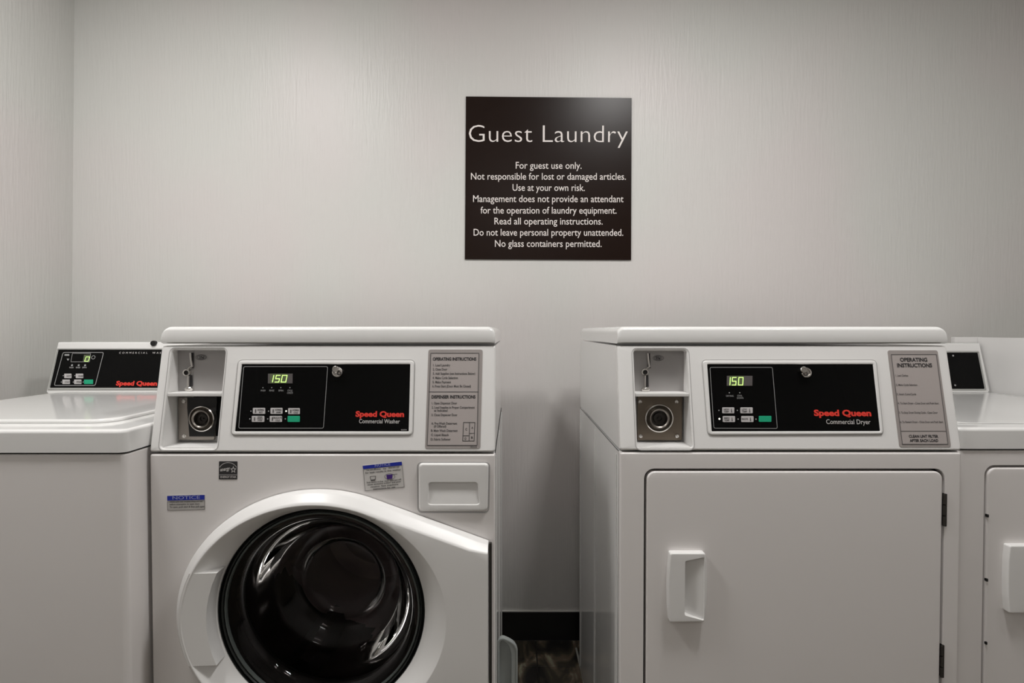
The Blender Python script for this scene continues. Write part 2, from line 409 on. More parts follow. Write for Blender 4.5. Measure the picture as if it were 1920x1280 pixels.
def cabinet_shell(root, x0, x1, d0, back, toe=.06):
    bm = bmesh.new(); z1 = SEAM - .004
    for xa, xb in ((x0, x0 + .0015), (x1 - .0015, x1)): box(bm, xa, xb, d0 + .016, back, .02, z1)
    box(bm, x0, x1, back - .002, back, .02, z1); box(bm, x0, x1, d0 + .016, back, .02, .024)
    box(bm, x0, x1, d0 + .02, back, z1 - .002, z1)
    for sd, xs in ((-1, x0), (1, x1)):   # pressed vertical ribs and rear flange of the side sheets
        for yy, wd in ((d0 + .04, .004), (d0 + .33, .004), (back - .03, .006)):
            box(bm, xs - (.0022 if sd < 0 else 0), xs + (.0022 if sd > 0 else 0), yy - wd / 2, yy + wd / 2, .03, z1 - .01, .001, 2)
    obj('cabinet', bm, ENAMEL, root, sharp=40)
    for xa in (x0 + .05, x1 - .05):
        for ya in (d0 + .07, back - .07):
            obj('levelling_foot', lathe(Frame((xa, ya, 0), (0, 1, 0), (1, 0, 0)), (0, 0), [(0, 0), (.02, 0), (.02, .008), (.008, .01), (.008, .0205), (0, .0205)], 16), RUBBER, root)

def coin_pocket(root, Fc, xa, xb, ypb, y_top, y_bot, y_sh0, y_sh1, hlt):
    """recess left of the panel: upper coin slide plate, lower coin vault lock; returns the back plane"""
    zt = at(960, y_top, ypb).z; zb = at(960, y_bot, ypb - .05).z
    bm = bmesh.new(); e = .0025
    yf0, yf1 = Fc.o.y + .006, Fc.o.y + .042   # plate back at bottom / top
    z0, z1 = Fc.w(0, Fc.px(960, y_bot)[1]).z + .001, Fc.w(0, Fc.px(960, y_top)[1]).z - .001
    def fy(z): return Fc.o.y + (z - Fc.o.z) * (Fc.t.y / Fc.t.z) + .008
    side = [(fy(z0) - .004, z0), (fy(z1) - .004, z1), (ypb + .01, z1), (ypb + .01, z0)]
    prism(bm, side, xa - e, xa + .0004); prism(bm, side, xb - .0004, xb + e)
    box(bm, xa - e, xb + e, fy(z0) - .002, ypb + .01, z0 - e, z0 + .0004); box(bm, xa - e, xb + e, fy(z1), ypb + .01, z1, z1 + e)
    box(bm, xa - e, xb + e, ypb + .01, ypb + .012, z0, z1)
    pocket = obj('coin_recess', bm, PLASTIC, root, smooth=False)
    s0, s1 = at(960, y_sh1, fy(z1) - .01).z, at(960, y_sh0, fy(z1) - .01).z
    zm = (s0 + s1) / 2
    obj('recess_shelf', nb(xa, xb, fy(zm) - .006, ypb + .009, s0, s1, bev=.0012), PLASTIC, pocket)
    return pocket, z0, z1, s0, s1, fy

def black_panel(root, Fc, rim_out, rim_in, n=.003):
    rim = obj('panel_rim', plate(Fc, rpoly(Fc.pts(rim_out), .008), [rpoly(Fc.pts(rim_in), .0015, 2)], n, n + .001, .0018), PLASTIC, root)
    pan = obj('control_panel', plate(Fc, Fc.pts([rim_in[0], rim_in[1], rim_in[2], rim_in[3]]), (), .0014, .002, 0), GLOSSBLACK, root, smooth=False)
    bm = bmesh.new(); lineframe(Fc, offset(rpoly(Fc.pts(rim_out), .008), .0022), .0012, .0003, bm)
    obj('rim_groove', bm, mat('joint_grey', (.5, .49, .485), .7), rim, smooth=False)
    return pan
def button(Fc, pan, x0, x1, y0, y1, m, label=None):
    q = rpoly(Fc.pts([(x0, y1), (x1, y1), (x1, y0), (x0, y0)]), .0018, 3)
    return obj('button', plate(Fc, q, (), .0026, .0014, .0005, 2), m, pan, label)
def dot(Fc, x, y, r, n, bm):
    c = Fc.px(x, y, n); bm.faces.new([bm.verts.new(Fc.w(*p, n)) for p in ell(*c, r, r, 10)])
PGREY = mat('panel_grey_ink', (.33, .33, .33), .5)
def dots(F, pan, lst, r, n):
    for x, y in lst:
        b = bmesh.new(); dot(F, x, y, r, n, b); printed('indicator_dot', b, PGREY, pan)
def words_(F, pan, lst, n, off=0.0, m=None):
    for s_, x0, x1, y, c in lst: printed('lettering', text(F, s_, (x0, y), (x1, y), c, n, off=off), m or PGREY, pan)
def panel_lock(Fc, pan, x, y, face):
    c = Fc.px(x, y)
    lk = obj('panel_lock', lathe(Fc, c, [(.0105, .001), (.0105, .007), (.0095, .0085), (.0068, .0088), (.0062, .007), (0, .0068)], 28), CHROME, pan, 'chrome cam lock')
    d_ = bmesh.new(); k = Fc.px(x - 7.5 * (1 if face > 0 else .2), y - 4.5)
    lathe(Fc, k, [(.0068, .001), (.0068, .0125), (.0058, .0138), (.0030, .0138), (.0028, .0128), (0, .0128)], 24, bm=d_)
    obj('lock_plug', d_, CHROME, pan)
    kk = bmesh.new(); dot(Fc, x + (1.5 if face > 0 else 2), y + 1.5, .0046, .0092, kk); obj('lock_keyway', kk, INK, pan, smooth=False)
    k2 = bmesh.new(); dot(Fc, x + (1.5 if face > 0 else 2), y + 1.5, .0028, .0096, k2); obj('lock_core', k2, STEEL, pan, smooth=False)
    return lk

def coin_slide(pocket, FB, pts_lever, ring, slot, foot, oval, txt):
    """chrome coin guide on the upper plate: s/t in pixels of the photograph on plane FB"""
    bm = bmesh.new()
    P = [Vector(FB.w(*FB.px(x, y), .004)) for x, y in pts_lever]; tube(bm, P, .0022, 8)
    c = FB.px(*ring); lathe(FB, c, [(.0045, .0), (.0075, .0), (.0082, .004), (.0072, .0075), (.0048, .0078), (.0042, .003), (.0045, 0)], 24, bm=bm)
    P = [Vector(FB.w(*FB.px(x, y), .0035)) for x, y in ((slot[0] - 2.5, slot[1]), (slot[0] - 3, slot[2]))]; tube(bm, P, .0019, 8)
    c = FB.px(*foot); lathe(FB, c, [(0, .006), (.0036, .0058), (.0058, .004), (.0066, 0)], 20, sx=1.45, sy=.8, bm=bm)
    obj('coin_guide', bm, CHROME, pocket, 'chrome coin guide')
    bm = bmesh.new(); q = FB.pts([(slot[0] - 1.5, slot[2]), (slot[0] + 4.6, slot[2]), (slot[0] + 3.8, slot[1]), (slot[0] - 1, slot[1])])
    flat(FB, [q], .0016, bm)
    x, y = pts_lever[0]; x2, y2 = pts_lever[-2]
    flat(FB, [FB.pts([(x + 1.0, y), (x + 5.0, y), (x2 + 6.5, y2), (x2 + 1.0, y2)])], .0016, bm)
    c = FB.px(*ring); flat(FB, [ell(*c, .0044, .0044, 16)], .0032, bm)
    obj('coin_slot', bm, INK, pocket, smooth=False, label='black coin slot')
    bm = bmesh.new(); c = FB.px(*oval)
    for f in (1, .72): lineframe(FB, ell(*c, .0115 * f, .0058 * f, 28), .0007, .0016, bm)
    text(FB, txt, (oval[0] - 4.5, oval[1] + 2), (oval[0] + 4.5, oval[1] + 2), 4, .0017, off=.03, into=bm)
    printed('coin_value_mark', bm, INK, pocket)

def vault_lock(pocket, FB, plate_px, ring_c, rpx, screws, dark_px=None):
    q = rpoly(FB.pts(plate_px), .003, 3)
    vp = obj('vault_plate', plate(FB, q, (), .006, .006, .0015, 2), BRONZE if not dark_px else STEEL, pocket, 'worn steel coin vault plate')
    if dark_px: pass
    for x, y in screws: obj('vault_screw', lathe(FB, FB.px(x, y, .006), [(.0045, .006), (.0045, .0078), (.0035, .0092), (.0012, .0095), (.0012, .0078), (0, .0078)], 16), CHROME, pocket)
    c = FB.px(*ring_c, .016); k = rpx / 28
    # flared outer ring, inner ring and lock core
    obj('vault_ring', lathe(FB, c, [(.0300 * k, .006), (.0300 * k, .014), (.0292 * k, .017), (.0272 * k, .018), (.0255 * k, .016), (.0240 * k, .010), (.0215 * k, .0085)], 48), CHROME, pocket, 'round chrome ring')
    obj('vault_collar', lathe(FB, c, [(.0213 * k, .0065), (.0213 * k, .017), (.0205 * k, .0205), (.0185 * k, .021), (.0165 * k, .019), (.0155 * k, .012), (.0155 * k, .008)], 40), STEEL, pocket)
    obj('vault_core', lathe(FB, c, [(.0153 * k, .0085), (.0110 * k, .0085), (.0105 * k, .0125), (.0062 * k, .0130), (.0058 * k, .010), (.0022 * k, .0098), (.0020 * k, .013), (0, .013)], 32), mat('dark_lock_core', (.06, .055, .05), .35, metal=.7), pocket)
    return vp
def label_plate(root, Fc, corners, inner, lines, label):
    lp = obj('instruction_label', plate(Fc, rpoly(Fc.pts(corners), .005), (), .0009, .0009, .0003, 1), LABELEDGE, root, label)
    obj('label_field', plate(Fc, rpoly(Fc.pts(inner), .001, 2), (), .0012, .0005, 0), LABELGREY, lp, smooth=False)
    bm = bmesh.new(); lineframe(Fc, rpoly(Fc.pts(inner), .001, 2), .0012, .0016, bm)
    return lp, bm

# ================================================================== front-load washer
WX0, WX1, WD, WB = -.716, -.0335, 1.07, 1.735
washer = thing('front_load_washer', 'white commercial front-load washer with a large round dark glass door, left of the gap', 'washing machine', ((WX0 + WX1) / 2, (WD + WB) / 2, 0))
cabinet_shell(washer, WX0, WX1, WD, WB)
Fc, hl = tall_machine(washer, WX0, WX1, WD, WB)
F1 = Frame((0, WD, 0))
# front sheet with the door opening
dc = (-.380, .533)
obj('front_panel', plate(F1, rr(WX0, WX1, .06, SEAM - .002, .004, 3), [ell(*dc, .212, .212, 72)], 0, .018, .004, 3), ENAMEL_F, washer)
obj('kick_plate', nb(WX0 + .01, WX1 - .01, WD + .02, WD + .03, .02, .06), PLASTIC, washer, smooth=False)
# console fascia with the coin opening
XA, XB = -.695, -.585
tb, tt = Fc.px(960, 841)[1], Fc.px(960, 655)[1]
obj('console_fascia', plate(Fc, rr(WX0 + .0, WX1 - .0, .0, hl, .005, 3), [rr(XA, XB, tb, tt, .007, 4)], 0, .012, .003, 3), PLASTIC, washer)
bm = bmesh.new(); lineframe(Fc, offset(rr(XA, XB, tb, tt, .007, 4), .0045), .0011, .0004, bm)
obj('recess_joint', bm, mat('joint_grey', (0, 0, 0)), washer, smooth=False)
pocket, z0, z1, s0, s1, fy = coin_pocket(washer, Fc, XA, XB, 1.128, 656, 841, 735, 741.5, hl)
FB = Frame((0, 1.130, 0))
obj('coin_plate', nb(XA + .0005, XB - .0005, 1.130, 1.137, s1, z1, 0), COINPLATE, pocket, smooth=False)
coin_slide(pocket, FB, [(359, 661), (360, 672), (362.5, 686), (357, 690), (354, 694)], (353, 698), (357.5, 703, 724), (355.5, 729), (378, 669.5), '25¢')
obj('vault_backing', nb(XA + .03, XB - .0005, 1.1335, 1.137, z0 + .012, s0 - .001), BLACKP, pocket, smooth=False)
vault_lock(pocket, FB, [(337, 824), (404.5, 824), (407, 744), (337, 744)], (378, 785), 25, [(345, 752), (346, 817)], 1)
bm = bmesh.new()   # black anodised area of the vault plate
flat(FB, [FB.pts([(355, 818), (402, 818), (407, 745), (351, 745), (351, 765)], .0066)], .0066, bm)
obj('vault_face', bm, BLACKP, pocket, smooth=False, label='black vault face')
# side cover bulging out at the left of the console
bm = bmesh.new()
a = [(WX0, 1.118, 1.052), (WX0 - .006, 1.115, 1.015), (WX0 - .009, 1.11, .965), (WX0 - .004, 1.10, .952), (WX0, 1.10, .950)]
v0 = [bm.verts.new(p) for p in a]; v1 = [bm.verts.new((x, 1.18, z)) for x, y, z in a]
bridge(bm, v0, v1); bm.faces.new(v0); bm.faces.new(v1[::-1])
obj('side_cover', bm, PLASTIC, washer)
# black control panel
ro = [(434.5, 815), (773, 815), (776.5, 676), (448, 676)]; ri = [(441.5, 808.5), (766.5, 808.5), (769.5, 683), (454.5, 683)]
pan = black_panel(washer, Fc, ro, ri)
bm = bmesh.new(); lineframe(Fc, rpoly(Fc.pts([(447, 803), (607, 803), (615, 686.5), (456.5, 686.5)], .0016), .004), .0011, .0018, bm)
obj('panel_outline', bm, GREYLINE, pan, smooth=False)
def display(Fc, pan, rect, lit, boxes, y0, y1):
    x0, x1, ya, yb = rect
    obj('display', plate(Fc, Fc.pts([(x0, yb), (x1, yb), (x1 + .3, ya), (x0 + .3, ya)]), (), .0018, .001, 0), LCDGREY, pan, smooth=False, label='grey display window')
    obj('lit_display_area', flat(Fc, [Fc.pts([(lit[0], yb), (lit[1], yb), (lit[1] + .3, ya), (lit[0] + .3, ya)])], .0021), LCD, pan, smooth=False)
    obj('display_digits', digits(Fc, boxes, y0, y1, .0017, .0024), DIGIT, pan, smooth=False, label='glowing green digits')
display(Fc, pan, (503, 549, 700.5, 718.5), (507, 539), [('1', 505, 512.5), ('5', 515.5, 524.5), ('0', 527, 537.5)], 703.5, 716)
dots(Fc, pan, [(x, 726.5) for x in (493, 509.5, 526.5, 543.5)], .0011, .0019)
words_(Fc, pan, [('WASH', 488.5, 497.5, 733.5, 3.2), ('RINSE', 505, 514, 733.5, 3.2), ('SPIN', 522, 531, 733.5, 3.2), ('CYCLE', 539, 548, 733.5, 3.2), ('COMPLETE', 538, 549, 738, 3.2)], .0019)
dots(Fc, pan, [(470.5, 770.5), (503.5, 770.5), (468.5, 785), (502, 785), (535, 785)], .0013, .0019)
bm = bmesh.new(); dot(Fc, 536.5, 770.5, .0018, .0020, bm); obj('indicator_light', bm, LED, pan, smooth=False)
bt = bmesh.new()
for k, (x0, x1, y0, y1, ss) in enumerate(((475, 498, 764.5, 776, ('NORMAL', 'HOT')), (508, 530.5, 764.5, 776, ('NORMAL', 'WARM')), (541, 563, 765, 776.5, ('NORMAL', 'COLD')),
                                           (473, 496.5, 779.5, 791, ('PERM', 'PRESS', 'WARM')), (506.5, 529.5, 779.5, 791, ('DELICATES', 'COLD')))):
    button(Fc, pan, x0, x1, y0, y1, BUTTON)
    xm = (x0 + x1) / 2 + 2.5; nl = len(ss)
    for q, s_ in enumerate(ss): text(Fc, s_, (xm - len(s_) * 1.05, y0 + (7 if nl == 3 else 8.5) / nl + q * 9.5 / nl + .8), (xm + len(s_) * 1.05, y0 + (7 if nl == 3 else 8.5) / nl + q * 9.5 / nl + .8), 3.2 if nl == 2 else 2.4, .0029, off=.02, into=bt)
    flat(Fc, [Fc.pts([(x0 + 3, y1 - 2.5), (x0 + 5.2, y1 - 2.5), (x0 + 5.4, y0 + 2.5), (x0 + 3.2, y0 + 2.5)], .0029)], .0029, bt)
printed('button_text', bt, INK2, pan)
button(Fc, pan, 540, 563, 779.5, 791, GREEN, 'green start button')
panel_lock(Fc, pan, 634, 698, -1)
printed('lettering', text(Fc, 'Speed Queen', (666.5, 780.5), (757.5, 781), 9.6, .0020, off=.045), RED, pan, 'red maker lettering')
printed('lettering', text(Fc, 'Commercial Washer', (673, 793), (749.5, 793.5), 7.6, .0020, off=.008), WHITEINK, pan)
printed('lettering', text(Fc, '802034', (752, 806.5), (762.5, 806.5), 2, .0020), WHITEINK, pan)
# instruction label
lp, bm = label_plate(washer, Fc, [(797, 841), (900.5, 841), (905, 655), (803.5, 655)], [(800.5, 835), (895, 835), (898.5, 661.5), (807.5, 661.5)], None, 'grey operating and dispenser instructions label')
seg_line(Fc, Fc.px(804, 734.5), Fc.px(897, 734.5), .0011, .0016, bm)
# compartment diagram
g = lambda x, y: Fc.px(x, y, .0016)
dg_ = [(867, 827), (889.5, 827), (891, 791), (868.5, 791)]; lineframe(Fc, [g(*p) for p in dg_], .0013, .0016, bm)
seg_line(Fc, g(879.5, 827), g(880.5, 791), .0012, .0016, bm); seg_line(Fc, g(867.5, 816.5), g(879.8, 816.5), .0012, .0016, bm); seg_line(Fc, g(880, 812), g(890.5, 812), .0012, .0016, bm)
for s_, x, y in (('C', 874, 806.5), ('A', 885.5, 803.5), ('D', 873, 824), ('B', 885, 822)): text(Fc, s_, (x - 1.7, y), (x + 1.7, y), 4, .0016, off=.03, into=bm)
printed('label_lines', bm, INK2, lp)
for s_, x0, x1, y in (('OPERATING INSTRUCTIONS', 811.5, 893, 675.5), ('DISPENSER INSTRUCTIONS', 809, 891.5, 746.5)): printed('lettering', text(Fc, s_, (x0, y), (x1, y), 5.6, .0016, off=.035), INK, lp)
for s_, x0, x1, y in (('1. Load Laundry', 812, 844, 686.3), ('2. Close Door', 811.5, 838.5, 694), ('3. Add Supplies (see Instructions Below)', 811.5, 891, 702), ('4. Make Cycle Selection', 811, 858.5, 710),
                      ('5. Make Payment', 811, 845.5, 718), ('6. Press Start (Door Must Be Closed)', 810.5, 883, 725.7), ('1. Open Dispenser Door', 809.5, 857, 757.5), ('2. Load Supplies in Proper Compartment', 809.5, 890, 765.5),
                      ('as Indicated', 814, 839, 771.3), ('3. Close Dispenser Door', 809, 857.5, 779.5), ('A: Pre-Wash Detergent', 808.5, 857, 795.5), ('(If Offered)', 813.5, 836.5, 801),
                      ('B: Main Wash Detergent', 808, 858, 809), ('C: Liquid Bleach', 808, 841, 817), ('D: Fabric Softener', 807.5, 845, 825.2), ('802033', 882, 894, 838.6)):
    printed('lettering', text(Fc, s_, (x0, y), (x1, y), 4.2 if y < 830 else 2.3, .0016, off=.02), INK2, lp)

# door: ellipse pulled out to the hinge side
def hull(pts):
    pts = sorted(set(pts)); out = []
    for seq in (pts, pts[::-1]):
        h = []
        for p in seq:
            while len(h) > 1 and (h[-1][0] - h[-2][0]) * (p[1] - h[-2][1]) - (h[-1][1] - h[-2][1]) * (p[0] - h[-2][0]) <= 0: h.pop()
            h.append(p)
        out += h[:-1]
    return out
hx = -.0465; hz = .143
E = [(round(x, 6), round(y, 6)) for x, y in ell(*dc, .277, .245, 120)]
H = hull(E + [(hx, dc[1] + hz), (hx, dc[1] - hz)])
out2 = []
for i, p in enumerate(H):     # subdivide the long straight sides
    q = H[(i + 1) % len(H)]; L = math.dist(p, q); k = max(1, int(L / .03)); out2 += [(p[0] + (q[0] - p[0]) * j / k, p[1] + (q[1] - p[1]) * j / k) for j in range(k)]
H = out2
bm = bmesh.new(); prev = None; rings = []
steps = [(.0, .002), (.0, .012), (.001, .017), (.0035, .0215), (.0150, .0345), (.0172, .0365), (.0200, .0380)]
for ins, n_ in steps:
    lp_ = offset(H, -ins) if ins else H
    lp_ = [(hx if abs(h[0] - hx) < 1e-5 else min(q[0], hx), q[1]) for h, q in zip(H, lp_)]
    rings.append([bm.verts.new(F1.w(x, y, n_)) for x, y in lp_])
for a, b in zip(rings, rings[1:]): bridge(bm, a, b)
NE = 96
inner = [(.2550, .2235, .0380), (.2530, .2220, .0370), (.240, .2150, .0285), (.228, .2110, .019), (.2160, .2075, .0085), (.2085, .2055, .0015), (.2060, .2050, -.004), (.2050, .2050, -.012), (.2070, .2070, -.014)]
ir = [[bm.verts.new(F1.w(*p, n_)) for p in ell(*dc, a_, b_, NE)] for a_, b_, n_ in inner]
for a, b in zip(ir, ir[1:]): bridge(bm, a, b)
fill(bm, [rings[-1], ir[0]])
door = obj('door', bm, PLASTIC, washer, 'round white door ring widening to the hinge side', sharp=34)
# raised grip wedge on the left of the ring
def wedge(z_hi, z_lo, n_in, lift, a0=.212):
    bm = bmesh.new(); K = 16; J = 8; grid = []
    for j in range(J + 1):
        z = z_lo + (z_hi - z_lo) * j / J; dz = z - dc[1]; row = []
        xi = dc[0] - math.sqrt(max(1e-6, a0 ** 2 - dz ** 2)); xo = dc[0] - .2605 * math.sqrt(max(0, 1 - (dz / .229) ** 2))
        for i in range(K + 1):
            u = i / K; x = xo + (xi - xo) * u
            row.append((x, z, .0372 + (n_in - .0372) * u ** 1.3 + .0004))
        grid.append(row)
    top = [[bm.verts.new(F1.w(*p)) for p in r] for r in grid]
    def under(p):
        x, z, _ = p; rr_ = math.hypot((x - dc[0]) / .256, (z - dc[1]) / .224); return max(-.004, .037 - max(0, 1 - rr_) * .19)
    bot = [[bm.verts.new(F1.w(p[0], p[1], min(p[2] - .0006, under(p) - .002))) for p in r] for r in grid]
    for A, fl in ((top, 0), (bot, 1)):
        for j in range(J):
            for i in range(K): bm.faces.new((A[j][i], A[j][i + 1], A[j + 1][i + 1], A[j + 1][i]))
    for i in range(K):
        bm.faces.new((top[0][i], bot[0][i], bot[0][i + 1], top[0][i + 1])); bm.faces.new((top[J][i], top[J][i + 1], bot[J][i + 1], bot[J][i]))
    for j in range(J):
        bm.faces.new((top[j][K], bot[j][K], bot[j + 1][K], top[j + 1][K])); bm.faces.new((top[j][0], top[j + 1][0], bot[j + 1][0], bot[j][0]))
    return bm
zh, zl_ = at(390, 1074, 1.035).z, at(390, 1247, 1.035).z
obj('door_grip', wedge(zh, zl_, .0345, 0, .208), PLASTIC, door, 'raised grip section on the left of the door ring')
# seals between ring and glass
obj('door_seal', lathe(F1, dc, [(.2049, -.002), (.2049, -.010), (.2020, -.006), (.1995, -.004), (.1975, -.006), (.1960, -.012), (.1950, -.020), (.2040, -.020)], 72, close=True), RUBBER, door, 'thin dark seal')
obj('glass_edge', lathe(F1, dc, [(.1958, -.008), (.1945, -.0065), (.1925, -.0065), (.1915, -.009), (.1920, -.014), (.1955, -.014)], 72, close=True), mat('seal_edge_grey', (.10, .115, .11), .3), door)
prof = [(.1945, -.014), (.187, -.0150), (.181, -.0185), (.176, -.0265), (.170, -.0330), (.160, -.060), (.150, -.084), (.142, -.100), (.137, -.1075), (.1290, -.1110), (.112, -.1190), (.100, -.1270), (.092, -.1400), (.087, -.1510), (.0780, -.1565), (.04, -.1590), (0, -.1595)]
pin = [(max(0, r - .004), n_ - .004) if r > 0 else (0, n_ - .005) for r, n_ in prof]
full = prof + pin[::-1]
obj('door_glass', lathe(F1, dc, full, 96, close=True), GLASS, door, 'smoked domed door glass', sharp=60, wn=False)
# tub and drum behind
obj('door_boot', lathe(F1, dc, [(.2118, -.016), (.206, -.03), (.212, -.05), (.200, -.062), (.208, -.078), (.196, -.092), (.205, -.105), (.25, -.106)], 72), TUB, washer)
obj('drum', lathe(F1, dc, [(.204, -.106), (.214, -.112), (.262, -.122), (.266, -.14), (.266, -.42)], 72), DRUM, washer)
obj('drum_back', lathe(F1, dc, [(.266, -.421), (.258, -.435), (.16, -.44), (.13, -.425), (.09, -.43), (.07, -.42), (0, -.418)], 72), DRUMBACK, washer)
for k in range(3):
    dr = bmesh.new()
    a = math.radians(90 + 120 * k + 35); ca, sa = math.cos(a), math.sin(a); ps = []
    for n_ in (-.15, -.40):
        ps.append([bm_ for bm_ in [dr.verts.new(F1.w(dc[0] + ca * r - sa * w_, dc[1] + sa * r + ca * w_, n_)) for r, w_ in ((.262, -.04), (.21, -.012), (.21, .012), (.262, .04))]])
    bridge(dr, ps[0], ps[1]); dr.faces.new(ps[0]); dr.faces.new(ps[1][::-1])
    obj('drum_lifter', dr, DRUM, washer)
# hinge strip
obj('door_hinge', nb(hx + .0015, hx + .0065, WD - .008, WD + .004, dc[1] - .14, dc[1] + .139, bev=.001), HINGE, washer, 'narrow dark door hinge strip')
# dispenser drawer with finger recess
def pull(root_, F, outer, hole, n0, ramp_lo, ramp_hi, m, name, axis, label, r_o=.008, r_h=.006, bev=.004, curve=0):
    o_ = rpoly(F.pts(outer, n0), r_o); h_ = F.pts(hole, n0)
    ta, td = h_[0][1], h_[3][1]
    bm = plate(F, o_, [rpoly(h_, r_h, 4)], n0, n0 - .0005, bev, 3, hbev=.0025, floor_n=lambda x, y: ramp_lo + (ramp_hi - ramp_lo) * max(0, min(1, (y - ta) / (td - ta))))
    return obj(name, bm, m, root_, label, sharp=35)
jo = offset(rpoly(F1.pts([(785, 959), (915, 959), (917, 868), (784, 868)]), .008), .0012)
bm = bmesh.new(); lineframe(F1, offset(jo, .0012), .0028, .0005, bm); obj('drawer_joint', bm, mat('joint_grey', (0, 0, 0)), washer, smooth=False)
pull(washer, F1, [(785, 958), (914, 958), (916, 869), (784.5, 869)], [(803, 945), (899, 945), (895, 905), (804, 905)], .007, .0055, .0008, PLASTIC, 'dispenser_drawer', 't', 'detergent drawer with finger recess', curve=1)
# stickers
def sticker(F, root_, corners, m, label, r=.001): return obj('sticker', plate(F, rpoly(F.pts(corners), r, 2), (), .0006, .0006, 0), m, root_, label, smooth=False)
es = sticker(F1, washer, [(410.5, 898.3), (444.8, 898.3), (445.3, 864.6), (411, 864.4)], INK, 'black energy emblem sticker')
bm = bmesh.new(); n_ = .0009
pp = lambda x, y: F1.px(x, y, n_)
arc = [(427.7 + 17.5 * math.cos(a), 882.5 - 15.5 * math.sin(a)) for a in [math.radians(25 + 130 * i / 24) for i in range(25)]]
for p, q in zip(arc, arc[1:]): seg_line(F1, pp(*p), pp(*q), .0011, n_, bm)
text(F1, 'energy', (413, 883.5), (432, 880.5), 6.5, n_, off=.03, shear=.4, into=bm)
st = [(437.5 + (6.2 if i % 2 == 0 else 2.9) * math.sin(math.pi * i / 5), 880.3 - (7.2 if i % 2 == 0 else 3.3) * math.cos(math.pi * i / 5)) for i in range(10)]
lineframe(F1, [pp(*p) for p in st[::-1]], .0013, n_, bm)
seg_line(F1, pp(411.5, 890), pp(444.5, 890), .0009, n_, bm)
text(F1, 'ENERGY STAR', (413, 895.6), (443, 895.6), 3.3, n_, off=.03, into=bm)
printed('emblem_print', bm, WHITEINK, es)
ns_ = sticker(F1, washer, [(314.5, 956.3), (384.5, 954.5), (384.5, 926.5), (313.5, 928.5)], STICKERCLEAR, 'small blue and white notice sticker at the left')
printed('notice_band', flat(F1, [F1.pts([(314, 938), (384, 936.3), (384, 927.3), (314, 929.3)])], .0009), BLUE, ns_)
printed('lettering', text(F1, 'NOTICE', (323.5, 936.2), (375, 934.8), 6, .0012, off=.005), mat('pale_blue_ink', (.35, .38, .62), .5), ns_)
for s_, x0, x1, y in (('Unlock cycle must complete always and wait', 318, 380, 941.8), ('before attempting to open door.', 318, 375, 946.8), ('To open, push start & then pull open', 318, 383, 951.8)):
    printed('lettering', text(F1, s_, (x0, y), (x1, y - 1.2), 3.1, .0010, off=.02), INK2, ns_)
bm = bmesh.new()
lineframe(F1, F1.pts([(314.5, 956.3), (384.5, 954.5), (384.5, 938), (314, 940)]), .0006, .0010, bm)
printed('sticker_border', bm, INK2, ns_)
nr = sticker(F1, washer, [(684.5, 920), (758.5, 912.5), (753.5, 864.5), (680, 872.3)], STICKER, 'tilted blue and white detergent notice sticker')
printed('notice_band', flat(F1, [F1.pts([(681, 879), (754, 871.5), (753.5, 865), (680, 872.8)])], .0009), BLUE, nr)
printed('lettering', text(F1, 'NOTICE', (703, 875), (732, 872), 4.6, .0012, off=.01), mat('pale_blue_ink', (0, 0, 0)), nr)
for s_, x0, x1, y, dy in (('Use high-efficiency', 687, 714, 882.5, -2.4), ('he', 719, 724, 880, -.4), ('detergent only', 728, 749, 878, -2), ('for best results in this washer', 685, 752, 887.8, -6.5),
                          ('Regular detergent or too', 688, 712, 905.8, -2), ('he', 713, 718.5, 903.8, -.4), ('much detergent will', 721, 752, 903, -3.2), ('cause excessive sudsing and poor', 689, 752, 910, -6.4), ('rinsing. See machine', 695, 747, 914.3, -5.5), ('instructions for use', 700, 741, 918, -4)):
    printed('lettering', text(F1, s_, (x0, y), (x1, y + dy), 3.0, .0010, off=.02), INK2, nr)
bm = bmesh.new()
q = [(694, 893), (704.5, 892), (703.5, 900), (696, 900.8)]
for a, b in zip(q, q[1:] + q[:1]): seg_line(F1, F1.px(*a), F1.px(*b), .0010, .0010, bm)
seg_line(F1, F1.px(695.5, 899.5), F1.px(704, 898.7), .0018, .0011, bm); seg_line(F1, F1.px(737, 889), F1.px(745, 888), .0008, .0011, bm)
lineframe(F1, ell(*F1.px(731, 893), .0105, .0062, 24), .0007, .0010, bm)
printed('notice_drawing', bm, INK2, nr)
printed('sticker_border', lineframe(F1, F1.pts([(684.5, 920), (758.5, 912.5), (754.2, 871.5), (681, 879.5)]), .0006, .0010), INK2, nr)
printed('notice_picture', flat(F1, [F1.pts([(726, 897.8), (735.5, 897), (736.5, 888.5), (724.5, 889.5)])], .0011), PURPLE, nr)

